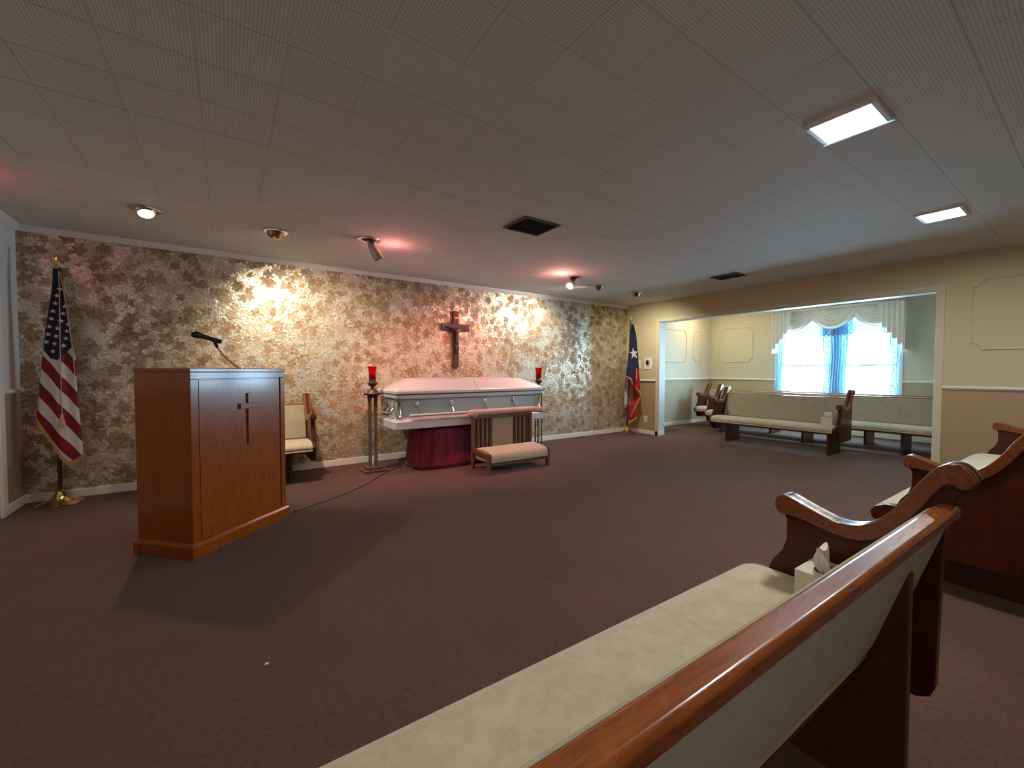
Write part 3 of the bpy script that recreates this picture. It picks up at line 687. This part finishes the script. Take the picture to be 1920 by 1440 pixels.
def us_xz(s, v):
    z0 = 2.10; 
    zb = zbot(s); z = z0 + (zb-z0)*v
    xl, xr = lerp(UL, z), lerp(UR, z)
    if z < .785:  # below the left corner keep the width of the full cloth
        xl = -1.363 + (.785-z)*.02
    return xl + (xr-xl)*s, z
bx = B(); nu, nv = 36, 110; uvs = []; cant = []
def us_pt(s, v, back=False):
    x, z = us_xz(s, v); y = us_depth(s, z) if not back else .045*min(1, (2.12-z)/1.0)*math.sin(PI*s) + .014
    return (x+1.245, y-.02+.0, z), x, z
def canton_z(x):
    for (x0, z0), (x1, z1) in zip(CANT, CANT[1:]):
        if x <= x1: return z0+(z1-z0)*(x-x0)/(x1-x0)
    return 1.45
vs = []; att = []
for j in range(nv+1):
    row = [us_pt(i/nu, j/nv) for i in range(nu+1)] + [us_pt(1-i/12, j/nv, True) for i in range(1, 12)]
    for p, x, z in row:
        vs.append(p); right = x > -1.185
        dd = (z + 1.62*(x+1.363)) if not right or z < 1.2 else (z + 1.62*(x+1.363))
        att.append((dd/.1365, z-canton_z(x)))
n_ = nu+1+11
fs = [(j*n_+i, j*n_+(i+1) % n_, (j+1)*n_+(i+1) % n_, (j+1)*n_+i) for j in range(nv) for i in range(n_)]
bx._a(vs, fs)
def stripes():
    m = mat('striped_cloth', (.7, .7, .7), .75); n = N(m)
    at = n.new('ShaderNodeAttribute', attribute_name='pattern'); s = n.new('ShaderNodeSeparateXYZ', {0: at.outputs['Vector']})
    st = n.m('GREATER_THAN', n.m('FRACT', n.m('MULTIPLY', s.outputs[0], .5)), .5)
    c = n.mix(st, (.20, .006, .014), (.66, .65, .64)); c = n.mix(n.m('GREATER_THAN', s.outputs[1], 0), c, (.010, .012, .030))
    n.base(c); n.bump(n.noise(n.coord(), 400, 1).outputs[0], .15, .001); return m
uc = obj('flag_cloth', bx, stripes(), us, smooth=70)
at = uc.data.attributes.new('pattern', 'FLOAT_VECTOR', 'POINT')
at.data.foreach_set('vector', [c for p in att for c in (p[0]+.62, p[1], 0)])
def us_surf(x, z, lift=.004):
    xl, xr = lerp(UL, z), lerp(UR, z); s = max(0, min(1, (x-xl)/(xr-xl)))
    return (x+1.245, us_depth(s, z)-.02-lift, z)
sb = B()
for (x, z) in [(-1.196, 1.921), (-1.214, 1.858), (-1.226, 1.791), (-1.17, 1.769), (-1.242, 1.721), (-1.181, 1.706), (-1.253, 1.654), (-1.194, 1.638), (-1.152, 1.611), (-1.267, 1.584), (-1.214, 1.571), (-1.161, 1.55), (-1.276, 1.517), (-1.225, 1.501), (-1.168, 1.486), (-1.287, 1.449), (-1.237, 1.436), (-1.182, 1.42), (-1.25, 1.368)]:
    sb = B(); star_mesh(us_surf, x, z, .022, sb, .1, 2); obj('star', sb, M['star'], uc, 0)
def fringe(name, pts, par, wd=.045, yo=0.0):
    b = B(); n = 80
    P = [Vector(p) for p in pts]; acc = [0]
    for p, q in zip(P, P[1:]): acc.append(acc[-1]+(q-p).length)
    for k in range(n*2):
        t = acc[-1]*k/(n*2-1); i = max(j for j in range(len(acc)-1) if acc[j] <= t+1e-9); f = (t-acc[i])/(acc[i+1]-acc[i]); p = P[i].lerp(P[i+1], f)
        b.tube([p, p+Vector((.004*math.sin(k*2.1), .003*math.cos(k), -wd*(.85+.15*math.sin(k*1.7))))], .0042, 4)
    obj(name, b, M['gold_fringe'], par, 60)
bp_ = []
for k in range(15):
    s = k/14; p, x, z = us_pt(s, 1.0); bp_.append((p[0], p[1], p[2]+.004))
fringe('fringe', bp_, uc)
cd = obj('cord', B().tube([us_surf(x, z, .012) for x, z in [(-1.20, 2.08), (-1.197, 1.95), (-1.199, 1.7), (-1.200, 1.4), (-1.199, 1.1), (-1.198, .80)]], .004, 6).tube([us_surf(x, z, .010) for x, z in [(-1.192, 2.07), (-1.172, 1.90), (-1.150, 1.66), (-1.136, 1.5), (-1.128, 1.40), (-1.116, 1.15)]], .004, 6), M['cord'], us)
tp = us_surf(-1.198, .80, .018)
obj('tassel', B().lathe([(0, .012), (.010, .010), (.013, 0), (.010, -.006), (.022, -.055), (.024, -.085), (0, -.085)], 12, (tp[0], tp[1], tp[2])), M['cord'], cd, 50)

# --- lone star flag, right corner; its free edge swings forward from the pole
TYP = 5.42
def tconv(x, z, s):
    y = TYP - .06 - .27*s; k = y/5.36
    return (x*k, y, 1.2 + (z-1.2)*k)
tx = thing('flag_on_stand', 'navy, white and red lone star flag with gold fringe on a brass stand', 'flag', (6.46, 5.385, 0))
M2 = flagstand(tx, R(2.0), 2.16)
obj('finial', B().lathe([(0, 2.14), (.016, 2.14), (.016, 2.17), (.010, 2.18), (.012, 2.24), (.017, 2.26), (.008, 2.30), (0, 2.31)], 14, M=M2), M['brass'], tx, 40)
org = Vector((6.46, 5.385, 0))
TL = [(6.516, 2.12), (6.479, 1.988), (6.446, 1.625), (6.391, 1.366), (6.356, 1.10)]
TR = [(6.556, 2.122), (6.638, 1.945), (6.683, 1.685), (6.727, 1.423), (6.775, 1.026), (6.801, .70)]
TB = [(0, 1.121), (.27, 1.043), (.54, .923), (1, .71)]
def tzb(s):
    for (a0, b0), (a1, b1) in zip(TB, TB[1:]):
        if s <= a1: return b0+(b1-b0)*(s-a0)/(a1-a0)
    return .71
def t_local(s, x, z, dep):
    p = Vector(tconv(x, z, s)) + Vector((0, dep, 0)) - org; return tuple(p)
def t_dep(s, z):
    k = min(1, (2.14-z)/.9)
    return -.02 + k*(-.020*math.sin(s*2*PI*1.6) - .02*math.sin(PI*s))
def t_x(s, z):
    xl, xr = lerp(TL, max(z, 1.121)), lerp(TR, z); return xl+(xr-xl)*s
def cloth(name, fn, nu, nv, mt, attf=None, par=None):
    b = B().grid(lambda u, v: fn(u, v), nu, nv); o = obj(name, b, mt, par, smooth=70)
    md = o.modifiers.new('thick', 'SOLIDIFY'); md.thickness = .006; md.offset = 1
    return o
def tfn(u, v):
    z = 2.12 + (tzb(u)-2.12)*v; return t_local(u, t_x(u, z), z, t_dep(u, z))
def bicolor():
    m = mat('navy_red_cloth', (.1, .1, .1), .75); n = N(m); at = n.new('ShaderNodeAttribute', attribute_name='pattern'); s = n.new('ShaderNodeSeparateXYZ', {0: at.outputs['Vector']})
    col = n.mix(n.m('GREATER_THAN', s.outputs[0], 0), (.014, .018, .062), (.42, .012, .022))
    x, z = s.outputs[1], s.outputs[2]; SR, SN = .125, .050
    r = n.m('SQRT', n.m('ADD', n.m('MULTIPLY', x, x), n.m('MULTIPLY', z, z)))
    th = n.m('ADD', n.m('ARCTAN2', x, z), .12+2*PI)
    a_ = n.m('MULTIPLY', n.m('ABSOLUTE', n.m('SUBTRACT', n.m('FRACT', n.m('ADD', n.m('MULTIPLY', th, 5/(2*PI)), .5)), .5)), 2*PI/5)
    px_, py_ = n.m('MULTIPLY', r, n.m('COSINE', a_)), n.m('MULTIPLY', r, n.m('SINE', a_))
    q0, q1 = SN*math.cos(PI/5), SN*math.sin(PI/5)
    ins = n.m('SUBTRACT', n.m('MULTIPLY', py_, q0-SR), n.m('MULTIPLY', n.m('SUBTRACT', px_, SR), q1))
    n.base(n.mix(n.m('GREATER_THAN', ins, 0), col, (.74, .73, .70))); return m
tc = cloth('flag_cloth', tfn, 40, 70, bicolor(), par=tx)
vals = []
for j in range(71):
    for i in range(41):
        u, v = i/40, j/70; z = 2.12 + (tzb(u)-2.12)*v; x = t_x(u, z)
        d1 = (x-6.610)*4; d2 = 1.262 - .22*(x-6.617) - z
        vals += [min(d1, d2), x-6.566, z-1.545]
tc.data.attributes.new('pattern', 'FLOAT_VECTOR', 'POINT').data.foreach_set('vector', vals)
def t_surf(x, z, lift=.008):
    s = max(0, min(1, (x-t_x(0, z))/(t_x(1, z)-t_x(0, z)))); return t_local(s, x, z, t_dep(s, z)-lift)
obj('cord', B().tube([t_surf(x, z, .055) for x, z in [(6.545, 2.10), (6.565, 1.95), (6.575, 1.6), (6.582, 1.3), (6.585, 1.05)]], .004, 6), M['star'], tx)
fringe('fringe', [t_local(s, t_x(s, tzb(s)), tzb(s)+.01, t_dep(s, tzb(s))-.012) for s in [k/12 for k in range(13)]], tc, .05)
# lower red fold and the white fold behind the pole
RL = [(6.605, 1.03), (6.625, .62), (6.50, .52), (6.507, .215)]
RR = [(6.62, 1.03), (6.70, .87), (6.80, .70), (6.785, .48), (6.767, .281)]
def rfn(u, v):
    zb = .215 + .08*u; z = 1.03 + (zb-1.03)*v; x = lerp(RL, z) + (lerp(RR, z)-lerp(RL, z))*u
    s = .35+.65*u; return t_local(s, x, z, .03 + .012*math.sin(u*9))
rf = cloth('cloth_fold', rfn, 20, 30, mat('red_cloth', (.42, .012, .022), .75), par=tx)
fringe('fringe', [rfn(k/10, 1.0) for k in range(11)], rf, .05)
def rfr(u): 
    z = .36 + .36*u; return t_local(.35+.65*(.15+.75*u), 6.52+.27*u, z, -.02)
fringe('fringe', [rfr(k/10) for k in range(11)], rf, .05)
WL = [(6.377, 1.10), (6.37, 1.0), (6.327, .53)]; WR = [(6.46, 1.10), (6.50, .93), (6.621, .554)]
def wfn(u, v):
    zb = .535 + .02*u; z = 1.08 + (zb-1.08)*v; x = lerp(WL, z) + (lerp(WR, z)-lerp(WL, z))*u
    y = 5.46 + .012*math.sin(u*8); k = y/5.36
    return (x*k-org[0], y-org[1], 1.2+(z-1.2)*k)
wfo = cloth('cloth_fold', wfn, 16, 24, M['star'], par=tx)
fringe('fringe', [wfn(k/10, 1.0) for k in range(11)], wfo, .05)

# ------------------------------------------------------------------ ceiling fixtures
def panel_light(label, x0, x1, y0, y1, lamp='fluo'):
    cx, cy = (x0+x1)/2, (y0+y1)/2; t = thing('ceiling_light', label, 'ceiling light', (cx, cy, H), 0, None)
    a, b = (x1-x0)/2, (y1-y0)/2; f = .026; b_ = B()
    for s in (-1, 1):
        b_.prism([(s*a, -.001), (s*(a-.006), -.014), (s*(a-f), -.016), (s*(a-f), -.001)], -b, b, 'y')
        b_.prism([(s*b, -.001), (s*(b-.006), -.014), (s*(b-f), -.016), (s*(b-f), -.001)], -a+f*.9, a-f*.9, 'x')
    obj('frame', b_, M['white_gloss'], t, 0)
    obj('diffuser', B().box(-a+f, a-f, -b+f, b-f, -.010, -.002), M[lamp], t, 0)
panel_light('larger looking of two square lit ceiling panels, nearest the camera', 2.525, 2.825, .665, .968)
panel_light('added dim fill panel above the foreground pew, unseen out of the frame', .38, .68, .66, .96, 'fill_dim')  # added unseen panel that brightens the foreground seat
panel_light('added dim fill panel behind the camera, unseen', -.75, -.45, -1.2, -.9, 'fill_rear')  # added unseen panel that brightens the back of the foreground pew
panel_light('lit square ceiling panel near the right wall, farther from the camera', 4.685, 5.0, .69, .972)

def spot(label, loc, kind, aimv, bulb, parts=None):
    t = thing('recessed_spotlight', label, 'spotlight', loc, 0, None)
    obj('trim_ring', B().lathe([(.062, -.001), (.105, -.001), (.106, -.006), (.098, -.012), (.078, -.014), (.066, -.006)], 32, cap=False), M['chrome'], t, 40)
    obj('well', B().lathe([(0, -.0005), (.07, -.0005), (.07, -.002), (0, -.002)], 24), M['dark'], t, 40)
    d = Vector(aimv).normalized(); Mx = Vector((0, 0, 1)).rotation_difference(d).to_matrix()
    if kind == 'eye':   # half-sphere eyeball
        pr = [(.0, -.02)] + [(.074*math.cos(q), .074*math.sin(q)) for q in [R(-10+i*9) for i in range(9)]] + [(.036, .074), (.034, .058), (0, .058)]
        pr = [(.066, -.035), (.074, 0), (.074, .012), (.070, .040), (.062, .062), (.054, .068), (.050, .064), (.050, .048), (0, .048)]
        c = (0, 0, .012); gb = (.050, .0485)
    else:               # long bullet housing
        pr = [(0, -.01), (.020, -.008), (.028, .02), (.038, .06), (.048, .12), (.054, .175), (.054, .195), (.049, .193), (.047, .175), (0, .175)]
        c = (0, 0, -.012); gb = (.047, .176)
    obj('housing', B().lathe(pr, 28, c, Mx, cap=False), M['nickel'], t, 40)
    obj('bulb', B().lathe([(gb[0], gb[1]), (gb[0]*.8, gb[1]+.006), (gb[0]*.4, gb[1]+.010), (0.001, gb[1]+.011)], 24, c, Mx), bulb, t, 40)
    return t, Vector(loc) + Vector(c) + d*(gb[1]+.03)
Z = H
t1, p1 = spot('leftmost lit spotlight over the lectern, white glowing face turned down', (-.51, 4.43, Z), 'eye', (.15, -.42, -.9), M['bulb_warm'])
t2, p2 = spot('dome-shaped spotlight turned to the wallpaper, second ceiling spot from the left', (.403, 4.443, Z), 'eye', (-.05, .75, -.66), M['bulb_warm'])
t3, p3 = spot('long bullet spotlight glowing pink, above the left end of the casket', (1.18, 4.187, Z), 'bullet', (.52, .10, -.85), M['bulb_pink'])
t4, p4 = spot('long bullet spotlight facing left with a bright pinkish-white face', (3.968, 4.247, Z), 'bullet', (-.66, -.25, -.66), M['bulb_pink'])
t5, p5 = spot('small dome spotlight just right of the bright pink bullet', (4.66, 4.46, Z), 'eye', (-.25, .65, -.72), M['bulb_warm'])
t6, p6 = spot('rightmost small spotlight near the corner with the lone star flag', (5.572, 4.50, Z), 'eye', (.5, .45, -.75), M['bulb_warm'])
t7, p7 = spot('spotlight outside the left edge casting a red glow', (-1.28, 3.9, Z), 'bullet', (.3, .4, -.85), M['bulb_off'])
WARM = (1, .88, .70); PINK = (1, .24, .20)
def beam(nm, p, tgt, e, c, ang, blend=.6, rad=.03):
    o = light(nm, 'SPOT', p, e, c, spot_size=R(ang), spot_blend=blend, shadow_soft_size=rad); aim(o, tgt); return o
beam('beam_lectern', p1, (-.15, 3.7, 0), 38, WARM, 125, 1)
beam('beam_wallpaper', p2, (1.0, YW, .9), 84, WARM, 116, 1)
beam('beam_casket_left', p3, (2.4, 5.1, .7), 50, PINK, 100, 1)
beam('beam_casket_right', p4, (2.7, 5.2, .8), 50, PINK, 95, 1)
beam('beam_wall_right', p5, (3.8, YW, 1.0), 62, (1, .88, .74), 125, 1)
beam('beam_corner', p6, (6.5, 4.9, .9), 46, WARM, 130, 1)
light('bullet_spill', 'POINT', (1.42, 4.20, Z-.15), 1.5, (1, .28, .25), shadow_soft_size=.03)
light('bullet_spill', 'POINT', (3.66, 4.17, Z-.15), 2.4, (1, .34, .28), shadow_soft_size=.03)
light('bullet_spill', 'POINT', (-1.40, 4.15, Z-.09), .45, (1, .10, .10), shadow_soft_size=.02)
# alcove ceiling lamp, out of sight above the header
al = thing('alcove_lamp', 'flush warm ceiling lamp inside the alcove above the header', 'ceiling light', (8.7, 5.0, H+.02))
obj('lamp_shade', B().lathe([(0, -.07), (.08, -.066), (.12, -.04), (.13, 0), (0, 0)], 24), emis('alcove_shade', (1, .78, .42), 34.0), al, 40)

# vents
def vent(label, x0, x1, y0, y1, slats):
    cx, cy = (x0+x1)/2, (y0+y1)/2; t = thing('ceiling_vent', label, 'air vent', (cx, cy, H)); a, b = (x1-x0)/2, (y1-y0)/2; f = .022
    q = B()
    for s in (-1, 1):
        q.box(min(s*a, s*(a-f)), max(s*a, s*(a-f)), -b, b, -.010, -.001); q.box(-a+f, a-f, min(s*b, s*(b-f)), max(s*b, s*(b-f)), -.010, -.001)
    obj('frame', q, M['vent'], t, 0, .002); obj('duct', B().box(-a+f, a-f, -b+f, b-f, -.003, -.001), M['dark'], t, 0)
    for k in range(slats):
        y = -b+f+(2*b-2*f)*(k+.5)/slats; obj('slat', B().prism([(y-.010, -.012), (y-.008, -.012), (y+.010, -.003), (y+.008, -.003)], -a+f, a-f, 'x'), M['vent'], t, 0)
vent('large dark square ceiling vent above the casket', 2.07, 2.46, 2.81, 3.15, 9)
vent('small dark ceiling vent near the alcove header', 5.48, 5.76, 2.83, 3.18, 6)

# ------------------------------------------------------------------ small wall things
th = thing('thermostat', 'cream thermostat plate on the right wall beside the lone star flag', 'thermostat', (XW, 5.035, 1.345))
obj('plate', B().box(-.012, -.0005, -.09, .09, -.11, .11), M['white'], th, 0, .004)
Mx = Matrix.Rotation(-PI/2, 3, 'Y')
obj('dial', B().lathe([(.030, .010), (.042, .010), (.042, .030), (.034, .034), (0, .034)], 24, (0, 0, .025), Mx), M['nickel'], th, 40)
obj('dial_pointer', B().box(-.018, -.011, -.010, .010, -.060, -.042), M['vent'], th, 0)
sw = thing('switch_plate', 'pale switch plate on the right wall half hidden by the flag', 'switch', (XW, 5.24, 1.335))
obj('plate', B().box(-.008, -.0005, -.04, .04, -.085, .085), M['white'], sw, 0, .003); obj('toggle', B().box(-.02, -.007, -.006, .006, -.012, .012), M['white_gloss'], sw, 0, .002)
ou = thing('wall_outlet', 'cream electrical outlet low on the right wall below the thermostat', 'outlet', (XW, 5.08, .285))
obj('plate', B().box(-.007, -.0005, -.04, .04, -.062, .062), M['white'], ou, 0, .003)
for z in (-.026, .026): obj('socket', B().box(-.009, -.006, -.017, .017, z-.018, z+.018), M['card'], ou, 0, .002)
# cable on the carpet, and a scrap
pts = spline([(1.80, 5.07), (1.72, 5.0), (1.509, 4.81), (1.25, 4.50), (1.035, 4.295), (.80, 4.12), (.549, 3.964), (.44, 3.905)], 6)
tag(obj('microphone_cable', B().tube([(p[0], p[1], .0042) for p in pts], .0042, 6), M['rubber']), 'thin dark cable lying across the carpet from the casket to the lectern', 'cable')
tag(obj('paper_scrap', B().prism([(-.008, -.005), (.006, -.007), (.009, .003), (-.003, .007)], 0, .002, 'z'), M['tissue'], loc=(.118, 1.938, .001)), 'tiny white scrap lying alone on the brown carpet', 'scrap')

for o in list(COL.objects):
    if o.parent is None and o.get('category'):
        g = {'church_pew': 'wooden church pews with beige cushions', 'torchiere': 'candle stands at the two ends of the casket', 'recessed_spotlight': 'spotlights along the back of the ceiling',
             'ceiling_light': 'square ceiling light panels', 'tissue_box': 'tissue cartons on the pews', 'ceiling_vent': 'dark ceiling vents', 'flag_on_stand': 'flags on brass stands'}.get(o.name.split('.')[0])
        if g: o['group'] = g
